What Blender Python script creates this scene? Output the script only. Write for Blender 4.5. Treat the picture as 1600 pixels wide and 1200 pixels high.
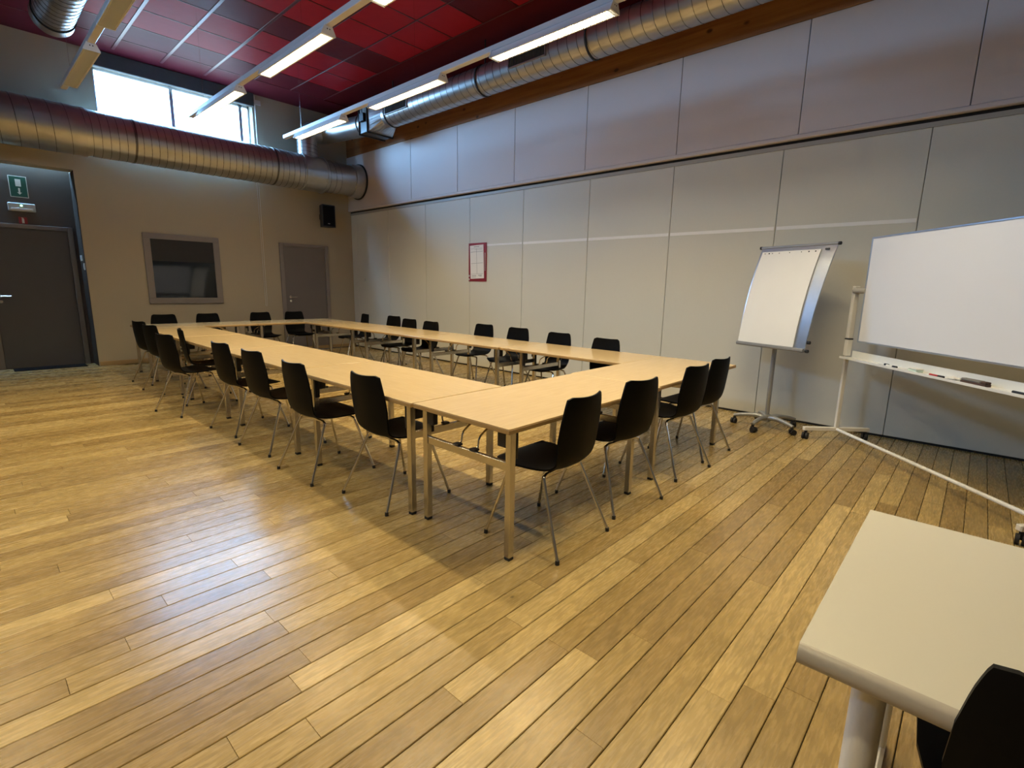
import bpy, math, random
from mathutils import Vector, Matrix
R = math.radians
for o in list(bpy.data.objects):
    bpy.data.objects.remove(o)
sc = bpy.context.scene
COL = sc.collection

# ------------------------------------------------------------------ camera
H = 1.46
F_PX = 787.885; YAW, PITCH, ROLL = 0.828862, 0.189566, 0.019672
cam = bpy.data.cameras.new('camera'); co = bpy.data.objects.new('camera', cam); COL.objects.link(co)
cam.sensor_fit = 'HORIZONTAL'; cam.sensor_width = 36.0; cam.lens = F_PX / 1600 * 36; cam.clip_start = 0.05
fw = Vector((math.cos(PITCH)*math.sin(YAW), math.cos(PITCH)*math.cos(YAW), -math.sin(PITCH)))
rt0 = Vector((math.cos(YAW), -math.sin(YAW), 0)); up0 = rt0.cross(fw)
rt = math.cos(ROLL)*rt0 + math.sin(ROLL)*up0; up = math.cos(ROLL)*up0 - math.sin(ROLL)*rt0
co.matrix_world = Matrix(((rt.x, up.x, -fw.x, 0), (rt.y, up.y, -fw.y, 0), (rt.z, up.z, -fw.z, H), (0, 0, 0, 1)))
sc.camera = co

# ------------------------------------------------------------------ world, exposure, lamp settings
w = bpy.data.worlds.new('sky'); sc.world = w; w.use_nodes = True
bg = w.node_tree.nodes['Background']; bg.inputs[0].default_value = (0.27, 0.56, 1.0, 1); bg.inputs[1].default_value = 57
# pale ground below the horizon, bright hazy sky above it
_n = w.node_tree.nodes; _l = w.node_tree.links; _tc = _n.new('ShaderNodeTexCoord'); _sp = _n.new('ShaderNodeSeparateXYZ'); _mr = _n.new('ShaderNodeMapRange'); _mx = _n.new('ShaderNodeMix'); _mx.data_type = 'RGBA'
_l.new(_tc.outputs['Generated'], _sp.inputs[0]); _l.new(_sp.outputs['Z'], _mr.inputs[0]); _mr.inputs[1].default_value = -.04; _mr.inputs[2].default_value = .04
_l.new(_mr.outputs[0], _mx.inputs[0]); _mx.inputs[6].default_value = (0.055, 0.07, 0.085, 1); _mx.inputs[7].default_value = bg.inputs[0].default_value; _l.new(_mx.outputs[2], bg.inputs[0])
sc.view_settings.view_transform = 'Standard'; sc.view_settings.look = 'None'
sc.view_settings.gamma = 1; sc.view_settings.exposure = 0.74; sc.view_settings.use_curve_mapping = False
LAMP_W = 23.0; LAMP_COL = (1.0, 0.82, 0.50); LAMP_SPREAD = 134
# daylight portal at the clerestory window (guides sampling of the sky only)
pl = bpy.data.lights.new('window_portal', 'AREA'); pl.shape = 'RECTANGLE'; pl.size = 2.42; pl.size_y = 1.1
pl.cycles.is_portal = True
po = bpy.data.objects.new('window_portal', pl); COL.objects.link(po); po.location = (3.1, 11.2, 4.25); po.rotation_euler = (R(-90), 0, 0)
pl2 = bpy.data.lights.new('added_window_portal', 'AREA'); pl2.shape = 'RECTANGLE'; pl2.size = 0.6; pl2.size_y = 1.0; pl2.cycles.is_portal = True  # sky sampling portal for the added window in the left wall
po2 = bpy.data.objects.new('added_window_portal', pl2); COL.objects.link(po2); po2.location = (-2.62, 3.6, 4.4); po2.rotation_euler = (0, R(-90), 0)

# ------------------------------------------------------------------ materials
def mat(name, col, rough=0.5, metal=0.0, spec=0.5, noise=None, bump=0.0, scale=8, var=0.0, stretch=(1, 1, 1), emit=None, coat=0):
    m = bpy.data.materials.new(name); m.use_nodes = True; nt = m.node_tree; b = nt.nodes['Principled BSDF']
    b.inputs['Base Color'].default_value = (*col, 1); b.inputs['Roughness'].default_value = rough
    b.inputs['Metallic'].default_value = metal; b.inputs['Specular IOR Level'].default_value = spec
    b.inputs['Coat Weight'].default_value = coat
    if emit: b.inputs['Emission Color'].default_value = (*emit[:3], 1); b.inputs['Emission Strength'].default_value = emit[3]
    if var or bump:
        tc = nt.nodes.new('ShaderNodeTexCoord'); mp = nt.nodes.new('ShaderNodeMapping'); mp.inputs['Scale'].default_value = stretch
        nz = nt.nodes.new('ShaderNodeTexNoise'); nz.inputs['Scale'].default_value = scale; nz.inputs['Detail'].default_value = 5
        nt.links.new(tc.outputs['Object'], mp.inputs[0]); nt.links.new(mp.outputs[0], nz.inputs['Vector'])
        if var:
            mx = nt.nodes.new('ShaderNodeMix'); mx.data_type = 'RGBA'
            mx.inputs[6].default_value = (*[c*(1-var) for c in col], 1); mx.inputs[7].default_value = (*[min(1, c*(1+var)) for c in col], 1)
            nt.links.new(nz.outputs[0], mx.inputs[0]); nt.links.new(mx.outputs[2], b.inputs['Base Color'])
        if bump:
            bp = nt.nodes.new('ShaderNodeBump'); bp.inputs['Strength'].default_value = bump; bp.inputs['Distance'].default_value = 0.01
            nt.links.new(nz.outputs[0], bp.inputs['Height']); nt.links.new(bp.outputs[0], b.inputs['Normal'])
    return m

def oak_floor():
    m = bpy.data.materials.new('oak_plank'); m.use_nodes = True; nt = m.node_tree; N = nt.nodes; L = nt.links; b = N['Principled BSDF']
    tc = N.new('ShaderNodeTexCoord'); at = N.new('ShaderNodeAttribute'); at.attribute_name = 'tint'
    sep = N.new('ShaderNodeSeparateColor'); L.new(at.outputs['Color'], sep.inputs[0])
    off = N.new('ShaderNodeVectorMath'); off.operation = 'SCALE'; off.inputs[3].default_value = 40; L.new(at.outputs['Color'], off.inputs[0])
    add = N.new('ShaderNodeVectorMath'); add.operation = 'ADD'; L.new(tc.outputs['Object'], add.inputs[0]); L.new(off.outputs[0], add.inputs[1])
    # swirling figure: distort, then stretch along the board
    mp = N.new('ShaderNodeMapping'); mp.inputs['Scale'].default_value = (1.0, 9, 9); L.new(add.outputs[0], mp.inputs[0])
    n1 = N.new('ShaderNodeTexNoise'); n1.inputs['Scale'].default_value = 2.2; n1.inputs['Detail'].default_value = 6; n1.inputs['Distortion'].default_value = 0.9; L.new(mp.outputs[0], n1.inputs['Vector'])
    wv = N.new('ShaderNodeMath'); wv.operation = 'MULTIPLY'; wv.inputs[1].default_value = 34; L.new(n1.outputs[0], wv.inputs[0])
    sn = N.new('ShaderNodeMath'); sn.operation = 'SINE'; L.new(wv.outputs[0], sn.inputs[0])
    mp2 = N.new('ShaderNodeMapping'); mp2.inputs['Scale'].default_value = (9, 75, 60); L.new(add.outputs[0], mp2.inputs[0])
    n2 = N.new('ShaderNodeTexNoise'); n2.inputs['Scale'].default_value = 1.6; n2.inputs['Detail'].default_value = 4; L.new(mp2.outputs[0], n2.inputs['Vector'])
    # base colour from per-plank tint
    cr = N.new('ShaderNodeValToRGB'); e = cr.color_ramp
    e.elements[0].color = (0.275, 0.180, 0.062, 1); e.elements[1].color = (0.50, 0.36, 0.145, 1)
    x = e.elements.new(0.35); x.color = (0.36, 0.245, 0.088, 1); x = e.elements.new(0.7); x.color = (0.40, 0.278, 0.10, 1)
    L.new(sep.outputs[0], cr.inputs[0])
    def mulmix(src, fac_node, lo, hi):
        mr = N.new('ShaderNodeMapRange'); mr.inputs[1].default_value = .2; mr.inputs[2].default_value = .8; mr.inputs[3].default_value = lo; mr.inputs[4].default_value = hi; L.new(fac_node, mr.inputs[0])
        vm = N.new('ShaderNodeVectorMath'); vm.operation = 'SCALE'; L.new(src, vm.inputs[0]); L.new(mr.outputs[0], vm.inputs[3]); return vm.outputs[0]
    sh = N.new('ShaderNodeMath'); sh.operation = 'MULTIPLY_ADD'; sh.inputs[1].default_value = 0.5; sh.inputs[2].default_value = 0.5; L.new(sn.outputs[0], sh.inputs[0])
    c = mulmix(cr.outputs[0], sh.outputs[0], 0.86, 1.06)
    c = mulmix(c, n2.outputs[0], 0.86, 1.12)
    nb = N.new('ShaderNodeTexNoise'); nb.inputs['Scale'].default_value = 3.5; nb.inputs['Detail'].default_value = 3; L.new(add.outputs[0], nb.inputs['Vector'])
    c = mulmix(c, nb.outputs[0], 0.90, 1.10)
    # sparse dark knots
    mk = N.new('ShaderNodeMapping'); mk.inputs['Scale'].default_value = (1, 1.6, 1); L.new(add.outputs[0], mk.inputs[0])
    vo = N.new('ShaderNodeTexVoronoi'); vo.inputs['Scale'].default_value = 2.4; L.new(mk.outputs[0], vo.inputs['Vector'])
    kr = N.new('ShaderNodeMapRange'); kr.inputs[1].default_value = 0.012; kr.inputs[2].default_value = 0.045; kr.inputs[3].default_value = 0.35; kr.inputs[4].default_value = 1.0; L.new(vo.outputs['Distance'], kr.inputs[0])
    vm = N.new('ShaderNodeVectorMath'); vm.operation = 'SCALE'; L.new(c, vm.inputs[0]); L.new(kr.outputs[0], vm.inputs[3])
    L.new(vm.outputs[0], b.inputs['Base Color'])
    rr = N.new('ShaderNodeMapRange'); rr.inputs[3].default_value = 0.20; rr.inputs[4].default_value = 0.34; L.new(n2.outputs[0], rr.inputs[0]); L.new(rr.outputs[0], b.inputs['Roughness'])
    b.inputs['Specular IOR Level'].default_value = 0.5
    bu = N.new('ShaderNodeBump'); bu.inputs['Strength'].default_value = 0.22; bu.inputs['Distance'].default_value = 0.0022
    L.new(n2.outputs[0], bu.inputs['Height']); L.new(bu.outputs[0], b.inputs['Normal'])
    return m

def duct_metal(name, col, rough):
    m = mat(name, col, rough, 0.82, var=0.22, scale=5, bump=0.05)
    return m

def beam_mat():
    m = bpy.data.materials.new('knotty_pine'); m.use_nodes = True; nt = m.node_tree; N = nt.nodes; L = nt.links; b = N['Principled BSDF']
    tc = N.new('ShaderNodeTexCoord'); mp = N.new('ShaderNodeMapping'); mp.inputs['Scale'].default_value = (14, 0.8, 14); L.new(tc.outputs['Object'], mp.inputs[0])
    n = N.new('ShaderNodeTexNoise'); n.inputs['Scale'].default_value = 1.5; n.inputs['Detail'].default_value = 6; L.new(mp.outputs[0], n.inputs['Vector'])
    cr = N.new('ShaderNodeValToRGB'); cr.color_ramp.elements[0].position = .3; cr.color_ramp.elements[1].position = .7
    cr.color_ramp.elements[0].color = (0.20, 0.085, 0.026, 1); cr.color_ramp.elements[1].color = (0.36, 0.17, 0.055, 1); L.new(n.outputs[0], cr.inputs[0])
    mk = N.new('ShaderNodeMapping'); mk.inputs['Scale'].default_value = (1, .6, 1); L.new(tc.outputs['Object'], mk.inputs[0])
    v = N.new('ShaderNodeTexVoronoi'); v.inputs['Scale'].default_value = 5.5; L.new(mk.outputs[0], v.inputs['Vector'])
    k = N.new('ShaderNodeMapRange'); k.inputs[1].default_value = .08; k.inputs[2].default_value = .16; k.inputs[3].default_value = .22; k.inputs[4].default_value = 1; L.new(v.outputs['Distance'], k.inputs[0])
    s = N.new('ShaderNodeVectorMath'); s.operation = 'SCALE'; L.new(cr.outputs[0], s.inputs[0]); L.new(k.outputs[0], s.inputs[3]); L.new(s.outputs[0], b.inputs['Base Color'])
    b.inputs['Roughness'].default_value = .5
    return m

def beech():
    m = bpy.data.materials.new('beech_laminate'); m.use_nodes = True; nt = m.node_tree; N = nt.nodes; L = nt.links; b = N['Principled BSDF']
    tc = N.new('ShaderNodeTexCoord'); mp = N.new('ShaderNodeMapping'); mp.inputs['Scale'].default_value = (3, 40, 1); L.new(tc.outputs['Object'], mp.inputs[0])
    n = N.new('ShaderNodeTexNoise'); n.inputs['Scale'].default_value = 2; n.inputs['Detail'].default_value = 5; L.new(mp.outputs[0], n.inputs['Vector'])
    cr = N.new('ShaderNodeValToRGB'); cr.color_ramp.elements[0].position = .3; cr.color_ramp.elements[1].position = .75
    cr.color_ramp.elements[0].color = (0.62, 0.445, 0.22, 1); cr.color_ramp.elements[1].color = (0.69, 0.505, 0.26, 1); L.new(n.outputs[0], cr.inputs[0])
    L.new(cr.outputs[0], b.inputs['Base Color']); b.inputs['Roughness'].default_value = .15; b.inputs['Specular IOR Level'].default_value = .45
    return m

M = {}
M['oak'] = oak_floor(); M['beam'] = beam_mat(); M['beech'] = beech()
M['beech_edge'] = mat('beech_edge', (0.36, 0.225, 0.085), .4, var=.12, scale=12, stretch=(1, 1, 8))
M['wall'] = mat('taupe_wall_paint', (0.40, 0.34, 0.245), .75, bump=.06, scale=60, var=.03, spec=.3)
M['recess'] = mat('recess_shade', (0.085, 0.07, 0.062), .75, bump=.05, scale=50, spec=.3)  # wall colour darkened to stand in for the unlit recess
M['panel'] = mat('grey_beige_panel', (0.66, 0.65, 0.575), .6, bump=.03, scale=90, var=.025, spec=.35)
M['upanel'] = mat('pale_mauve_panel', (0.62, 0.555, 0.53), .6, bump=.03, scale=90, var=.025, spec=.35)
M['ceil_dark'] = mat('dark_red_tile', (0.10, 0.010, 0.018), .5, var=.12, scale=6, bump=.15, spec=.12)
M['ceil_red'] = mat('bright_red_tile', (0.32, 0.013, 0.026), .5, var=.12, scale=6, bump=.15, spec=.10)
M['grid'] = mat('ceiling_grid_gloss', (0.09, 0.02, 0.025), .30, spec=.45)
M['galv'] = duct_metal('galvanised_steel', (0.46, 0.46, 0.45), .33)
M['galv_dark'] = duct_metal('galvanised_seam', (0.13, 0.125, 0.12), .45)
M['chrome'] = mat('chrome', (0.66, 0.63, 0.58), .16, 1.0, var=.08, scale=20)
M['steel'] = mat('brushed_steel', (0.58, 0.55, 0.50), .26, 1.0, var=.12, scale=14, stretch=(1, 1, .2))
M['black'] = mat('black_stained_ply', (0.0030, 0.003, 0.0032), .48, var=.25, scale=30, spec=.10)
M['blackp'] = mat('black_plastic', (0.008, 0.008, 0.010), .45, var=.1, scale=20)
M['rubber'] = mat('black_rubber', (0.010, 0.009, 0.009), .7, var=.1, scale=20)
M['white'] = mat('white_enamel', (0.80, 0.80, 0.76), .35, var=.02, scale=9)
M['cream'] = mat('cream_steel', (0.80, 0.76, 0.67), .35, var=.03, scale=9)
M['board'] = mat('whiteboard_enamel', (0.80, 0.82, 0.86), .2, var=.015, scale=3)
M['alu'] = mat('aluminium', (0.50, 0.56, 0.66), .3, .85, var=.05, scale=20)
M['alu_grey'] = mat('grey_painted_metal', (0.34, 0.35, 0.36), .38, .5, var=.05, scale=12)
M['paper'] = mat('paper', (0.85, 0.84, 0.80), .8, var=.02, scale=5, spec=.2)
M['door'] = mat('grey_door', (0.155, 0.132, 0.12), .5, var=.04, scale=5)
M['door_dark'] = mat('dark_door', (0.070, 0.064, 0.068), .5, var=.05, scale=5)
M['frame'] = mat('grey_frame', (0.21, 0.18, 0.165), .5, var=.04, scale=8)
M['glass_dark'] = mat('dark_glass', (0.008, 0.010, 0.013), .05, spec=.6, var=.1, scale=2)
M['blindcloth'] = mat('grey_blind_cloth', (0.05, 0.06, 0.065), .7, var=.1, scale=20)
M['green'] = mat('safety_green', (0.008, 0.075, 0.05), .4, var=.05, scale=10)
M['signwhite'] = mat('sign_white', (0.62, 0.62, 0.58), .5, var=.02, scale=10)
M['red'] = mat('red_card', (0.24, 0.012, 0.022), .5, var=.15, scale=10)
M['ink'] = mat('printed_grey', (0.30, 0.30, 0.30), .8, var=.1, scale=30)
M['ink_dark'] = mat('printed_dark', (0.12, 0.06, 0.06), .8, var=.1, scale=30)
M['cover'] = mat('clear_plastic_cover', (0.42, 0.41, 0.38), .3, var=.06, scale=10)
M['led'] = mat('green_led', (0.3, 1, 0.6), .5, emit=(0.35, 1.0, 0.6, 3.0), var=.01)
M['tube'] = mat('fluorescent_tube', (1, 1, 1), .5, emit=(1.0, 0.93, 0.78, 2.6), var=.01)
M['tube_off'] = mat('unlit_tube', (.6, .6, .58), .4, var=.02)
M['recess_side'] = mat('recess_side_shade', (0.055, 0.043, 0.034), .95, spec=.05, var=.05)  # shade of the recess side is put into this darker colour
M['reflector'] = mat('white_reflector', (0.75, 0.75, 0.72), .35, var=.02, scale=10)
M['rail'] = mat('grey_white_rail', (0.58, 0.56, 0.54), .42, var=.03, scale=6)
M['laminate'] = mat('cream_laminate', (0.70, 0.65, 0.50), .33, var=.015, scale=300, bump=.01)
M['lam_edge'] = mat('cream_edge', (0.50, 0.44, 0.34), .4, var=.03, scale=10)
M['dark'] = mat('shadow_gap', (0.008, 0.007, 0.006), .8, var=.1)
M['gap'] = mat('panel_joint', (0.36, 0.345, 0.30), .5, var=.05)
M['stripe'] = mat('white_strip', (0.90, 0.89, 0.86), .5, var=.03, scale=12)
M['base'] = mat('oak_skirting', (0.36, 0.235, 0.10), .5, var=.12, scale=6, stretch=(.3, 4, 4))
M['felt'] = mat('brown_felt', (0.085, 0.045, 0.035), .8, var=.15, scale=40)
M['felt_top'] = mat('grey_eraser_body', (0.20, 0.185, 0.165), .5, var=.1, scale=20)
M['mat_black'] = mat('doormat', (0.008, 0.008, 0.010), .95, bump=.5, scale=300, var=.2, spec=.1)
M['redink'] = mat('red_marker', (0.45, 0.03, 0.03), .4, var=.05)
M['clear'] = mat('pale_green_plastic', (0.60, 0.72, 0.62), .25, var=.05)

def glass_mat():
    m = bpy.data.materials.new('window_glass'); m.use_nodes = True; nt = m.node_tree; N = nt.nodes; L = nt.links
    N.remove(N['Principled BSDF']); out = N['Material Output']
    tr = N.new('ShaderNodeBsdfTransparent'); tr.inputs[0].default_value = (.93, .96, .96, 1)
    gl = N.new('ShaderNodeBsdfGlossy'); gl.inputs['Roughness'].default_value = .02
    mx = N.new('ShaderNodeMixShader'); mx.inputs[0].default_value = .07
    L.new(tr.outputs[0], mx.inputs[1]); L.new(gl.outputs[0], mx.inputs[2]); L.new(mx.outputs[0], out.inputs[0]); return m
M['glass'] = glass_mat()

# ------------------------------------------------------------------ mesh helpers
class MB:
    def __init__(s): s.v = []; s.f = []; s.sm = []
    def add(s, vs, fs, smooth=False):
        n = len(s.v); s.v += [tuple(v) for v in vs]; s.f += [tuple(i+n for i in f) for f in fs]; s.sm += [smooth]*len(fs); return s
    def box(s, x0, x1, y0, y1, z0, z1):
        return s.add([(x0,y0,z0),(x1,y0,z0),(x1,y1,z0),(x0,y1,z0),(x0,y0,z1),(x1,y0,z1),(x1,y1,z1),(x0,y1,z1)],
                     [(0,3,2,1),(4,5,6,7),(0,1,5,4),(1,2,6,5),(2,3,7,6),(3,0,4,7)])
    def bbox(s, x0, x1, y0, y1, z0, z1, b=.004):   # box with chamfered edges (24 verts)
        vs = []; 
        for x, sx in ((x0,1),(x1,-1)):
            for y, sy in ((y0,1),(y1,-1)):
                for z, sz in ((z0,1),(z1,-1)):
                    vs += [(x, y+sy*b, z+sz*b), (x+sx*b, y, z+sz*b), (x+sx*b, y+sy*b, z)]
        def I(i, j, k, a): return ((i*2+j)*2+k)*3+a
        fs = []
        fs.append((I(0,0,0,0), I(0,0,1,0), I(0,1,1,0), I(0,1,0,0))); fs.append((I(1,0,0,0), I(1,1,0,0), I(1,1,1,0), I(1,0,1,0)))
        fs.append((I(0,0,0,1), I(1,0,0,1), I(1,0,1,1), I(0,0,1,1))); fs.append((I(0,1,0,1), I(0,1,1,1), I(1,1,1,1), I(1,1,0,1)))
        fs.append((I(0,0,0,2), I(0,1,0,2), I(1,1,0,2), I(1,0,0,2))); fs.append((I(0,0,1,2), I(1,0,1,2), I(1,1,1,2), I(0,1,1,2)))
        for j in (0,1):
            for k in (0,1):
                fs.append((I(0,j,k,1), I(1,j,k,1), I(1,j,k,2), I(0,j,k,2)))
                fs.append((I(j,0,k,0), I(j,1,k,0), I(j,1,k,2), I(j,0,k,2)))
                fs.append((I(j,k,0,0), I(j,k,1,0), I(j,k,1,1), I(j,k,0,1)))
        for i in (0,1):
            for j in (0,1):
                for k in (0,1): fs.append((I(i,j,k,0), I(i,j,k,1), I(i,j,k,2)))
        return s.add(vs, fs)
    def tube(s, pts, rad, n=8, cap=True, rads=None, up=None):
        pts = [Vector(p) for p in pts]; rings = []; prev = None
        for i, p in enumerate(pts):
            a = pts[max(i-1, 0)]; b = pts[min(i+1, len(pts)-1)]; t = (b-a).normalized()
            if prev is None:
                ref = Vector(up) if up else (Vector((0,0,1)) if abs(t.z) < .9 else Vector((1,0,0)))
                u = (ref - t*ref.dot(t)).normalized()
            else: u = (prev - t*prev.dot(t)).normalized()
            prev = u; v = t.cross(u); r = rads[i] if rads else rad
            rings.append([p + (u*math.cos(2*math.pi*k/n+math.pi/n) + v*math.sin(2*math.pi*k/n+math.pi/n))*r for k in range(n)])
        vs = [q for r_ in rings for q in r_]; fs = []
        for i in range(len(pts)-1):
            for k in range(n): fs.append((i*n+k, i*n+(k+1)%n, (i+1)*n+(k+1)%n, (i+1)*n+k))
        s.add(vs, fs, n > 4)
        if cap:
            m = len(s.v)-len(vs); s.f += [tuple(m+k for k in reversed(range(n))), tuple(m+(len(pts)-1)*n+k for k in range(n))]; s.sm += [False, False]
        return s
    def cyl(s, a, b, r, n=16, cap=True, r2=None): return s.tube([a, b], r, n, cap, [r, r if r2 is None else r2])
    def prism(s, poly, fn0, fn1):   # polygon (2d) between two mappings
        n = len(poly); vs = [fn0(p) for p in poly] + [fn1(p) for p in poly]
        return s.add(vs, [tuple(reversed(range(n))), tuple(range(n, 2*n))] + [(i, (i+1) % n, n+(i+1) % n, n+i) for i in range(n)])
    def smooth(s): s.sm = [True]*len(s.sm); return s
    def xf(s, mtx):
        s.v = [tuple(mtx @ Vector(v)) for v in s.v]; return s
    def build(s, name, m, parent=None, stuff=False, loc=None):
        me = bpy.data.meshes.new(name); me.from_pydata(s.v, [], s.f); me.materials.append(M[m] if isinstance(m, str) else m)
        me.polygons.foreach_set('use_smooth', s.sm); me.validate(); 
        import bmesh
        b = bmesh.new(); b.from_mesh(me); bmesh.ops.recalc_face_normals(b, faces=b.faces); b.to_mesh(me); b.free()
        if any(s.sm): 
            try: me.set_sharp_from_angle(angle=R(42))
            except Exception: pass
        o = bpy.data.objects.new(name, me); COL.objects.link(o)
        if parent: o.parent = parent
        if loc: o.location = loc
        if stuff: o['kind'] = 'stuff'
        return o

def thing(name, label, cat, loc=(0,0,0), rz=0, group=None):
    o = bpy.data.objects.new(name, None); COL.objects.link(o); o.location = loc; o.rotation_euler = (0, 0, rz); o.empty_display_size = .1
    return tag(o, label, cat, group)
def tag(o, label, cat, group=None):
    o['label'] = label; o['category'] = cat
    if group: o['group'] = group
    return o
def struct(o): o['kind'] = 'structure'; return o
def smooth_path(pts, k=6):   # Catmull-Rom through points
    pts = [Vector(p) for p in pts]; out = []
    for i in range(len(pts)-1):
        p0 = pts[max(i-1,0)]; p1 = pts[i]; p2 = pts[i+1]; p3 = pts[min(i+2, len(pts)-1)]
        for j in range(k):
            t = j/k; out.append(.5*((2*p1)+(p2-p0)*t+(2*p0-5*p1+4*p2-p3)*t*t+(3*p1-p0-3*p2+p3)*t**3))
    out.append(pts[-1]); return out
def copy_tree(o, parent=None):
    c = o.copy(); COL.objects.link(c)
    if parent: c.parent = parent
    for ch in [x for x in KIDS.get(o, [])] : copy_tree(ch, c)
    return c
KIDS = {}
def index_kids(o):
    KIDS[o] = [c for c in o.children]
    for c in KIDS[o]: index_kids(c)

rnd = random.Random(7)
XW, YB, ZC = 6.36, 10.95, 5.03        # partition wall, back wall, ceiling
X0, Y0 = -2.4, -3.2                   # the unseen sides

# ================================================================== SETTING
floor = struct(MB().box(X0, XW+.3, Y0, 11.6, -.2, -.012).build('floor', 'dark'))
PW = .1154
rows = []
y = 0.003 - PW*27
while y < 11.45:
    rows.append(y); y += PW
planks = []
for y in rows:
    x = X0 - rnd.uniform(0, 1.6)
    while x < XW + .2:
        L_ = rnd.choice([.9, 1.2, 1.5, 1.8, 2.1]) * rnd.uniform(.85, 1.15)
        a, b = max(x, X0), min(x+L_, XW+.25)
        ymax = y+PW
        if ymax > 10.94 and a > 1.5: x += L_; continue
        if b > a+.02: planks.append((a, b, y, rnd.random()))
        x += L_
def plank_mb(mb, a, b, y):
    g = .0016; ch = .0022; z = 0.0; dz = rnd.uniform(-.0004, .0004)
    x0, x1, y0, y1 = a+.0004, b-.0004, y+g, y+PW-g
    mb.add([(x0,y0,-.012),(x1,y0,-.012),(x1,y1,-.012),(x0,y1,-.012),
            (x0,y0,z-ch),(x1,y0,z-ch),(x1,y1,z-ch),(x0,y1,z-ch),
            (x0+ch*.3,y0+ch,z+dz),(x1-ch*.3,y0+ch,z+dz),(x1-ch*.3,y1-ch,z+dz),(x0+ch*.3,y1-ch,z+dz)],
           [(0,1,5,4),(1,2,6,5),(2,3,7,6),(3,0,4,7),(4,5,9,8),(5,6,10,9),(6,7,11,10),(7,4,8,11),(8,9,10,11)])
def paint(o, cols):   # one colour per 9 faces
    ca = o.data.color_attributes.new('tint', 'FLOAT_COLOR', 'CORNER'); i = 0
    for p in o.data.polygons:
        c = cols[p.index//9]
        for li in p.loop_indices: ca.data[li].color = c
def tint(r): return (r, (r*7.31) % 1, (r*13.7) % 1, 1)
def in_view(p):
    q = Vector(p) - Vector((0,0,H)); d = q.dot(fw)
    if d < .1: return None
    u = q.dot(rt)/d*F_PX; v = q.dot(up)/d*F_PX
    return d if abs(u) < 820 and abs(v) < 620 else None
scored = []
for pk in planks:
    a, b, y, r_ = pk; ds = [in_view((a+(b-a)*t, y+PW/2, 0)) for t in (0, .25, .5, .75, 1)]; ds = [d for d in ds if d]
    scored.append((-(len(ds)*(b-a)/min(ds)**2) if ds else 0, pk))
scored.sort(key=lambda t: t[0])
for sc_, (a, b, y, r_) in scored[:300]:
    mb = MB(); plank_mb(mb, a, b, y); o = mb.build('plank', 'oak', floor); paint(o, [tint(r_)])
mb = MB(); cols = []
for sc_, (a, b, y, r_) in scored[300:]:
    plank_mb(mb, a, b, y); cols.append(tint(r_))
o = mb.build('distant_planks', 'oak', floor, stuff=True); paint(o, cols)

# ceiling ---------------------------------------------------------------
ceiling = struct(MB().box(X0, XW+.3, Y0, YB+.1, ZC+.02, ZC+.2).build('ceiling', 'ceil_dark'))
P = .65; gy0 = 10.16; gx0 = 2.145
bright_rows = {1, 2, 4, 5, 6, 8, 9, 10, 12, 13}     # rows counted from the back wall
g = .012
for j in range(0, 14):
    ya, yb = gy0-(j+1)*P, gy0-j*P
    for i in range(-3, 5):
        xa, xb = gx0+i*P, gx0+(i+1)*P
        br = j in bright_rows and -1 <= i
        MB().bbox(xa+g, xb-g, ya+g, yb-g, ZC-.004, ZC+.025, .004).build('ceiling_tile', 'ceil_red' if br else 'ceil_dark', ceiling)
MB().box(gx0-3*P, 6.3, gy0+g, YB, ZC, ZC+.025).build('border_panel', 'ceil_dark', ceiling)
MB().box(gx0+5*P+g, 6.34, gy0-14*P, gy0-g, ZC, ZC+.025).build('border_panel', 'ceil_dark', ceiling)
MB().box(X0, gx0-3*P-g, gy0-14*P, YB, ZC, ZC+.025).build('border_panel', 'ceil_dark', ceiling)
for i in range(-3, 6):
    x = gx0+i*P; wv = .022 if i in (0, 1, 2) else .008
    MB().bbox(x-wv, x+wv, gy0-14*P, 10.66 if i <= 2 else gy0, ZC-.010, ZC+.01, .003).build('grid_bar', 'grid', ceiling)
for j in range(0, 15):
    y = gy0-j*P
    MB().bbox(gx0-3*P, gx0+5*P, y-.006, y+.006, ZC-.0075, ZC+.01, .002).build('grid_bar', 'grid', ceiling)

# walls -----------------------------------------------------------------
WX0, WX1, WZ0, WZ1 = 1.9, 4.33, 3.72, 4.83     # clerestory opening
wb = MB()
wb.box(1.5, WX0, YB, YB+.45, 0, ZC+.05); wb.box(WX0, WX1, YB, YB+.30, 0, WZ0); wb.box(WX0, WX1, YB, YB+.30, WZ1, ZC+.05); wb.box(WX1, XW+.3, YB, YB+.30, 0, ZC+.05)
wb.box(X0, 1.5, YB, YB+.30, 3.16, ZC+.05)
wall_back = struct(wb.build('wall_back', 'wall'))
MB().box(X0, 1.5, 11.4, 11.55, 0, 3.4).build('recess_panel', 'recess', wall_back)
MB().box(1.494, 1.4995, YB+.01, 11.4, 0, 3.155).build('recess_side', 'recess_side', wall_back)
m_ = MB().box(X0-.2, X0, Y0, 11.6, -.2, 4.1).box(X0-.2, X0, Y0, 11.6, 4.7, ZC+.1).box(X0-.2, X0, Y0, 3.1, 3.7, 4.7).box(X0-.2, X0, 4.1, 11.6, 4.1, 4.7)
struct(m_.build('wall_left', 'wall'))
w3 = struct(bpy.data.objects.new('added_fill_window', None)); COL.objects.link(w3)  # unseen high window, added to give cool fill from the left
m_ = MB()
for y_ in (3.1, 4.04): m_.bbox(X0-.15, X0-.09, y_, y_+.06, 4.1, 4.7)
m_.build('window_frame', 'alu', w3); MB().box(X0-.125, X0-.118, 3.1, 4.1, 4.1, 4.7).build('pane', 'glass', w3)
struct(MB().box(X0-.2, XW+.3, Y0-.2, Y0, -.2, ZC+.1).build('wall_front', 'wall'))

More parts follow.
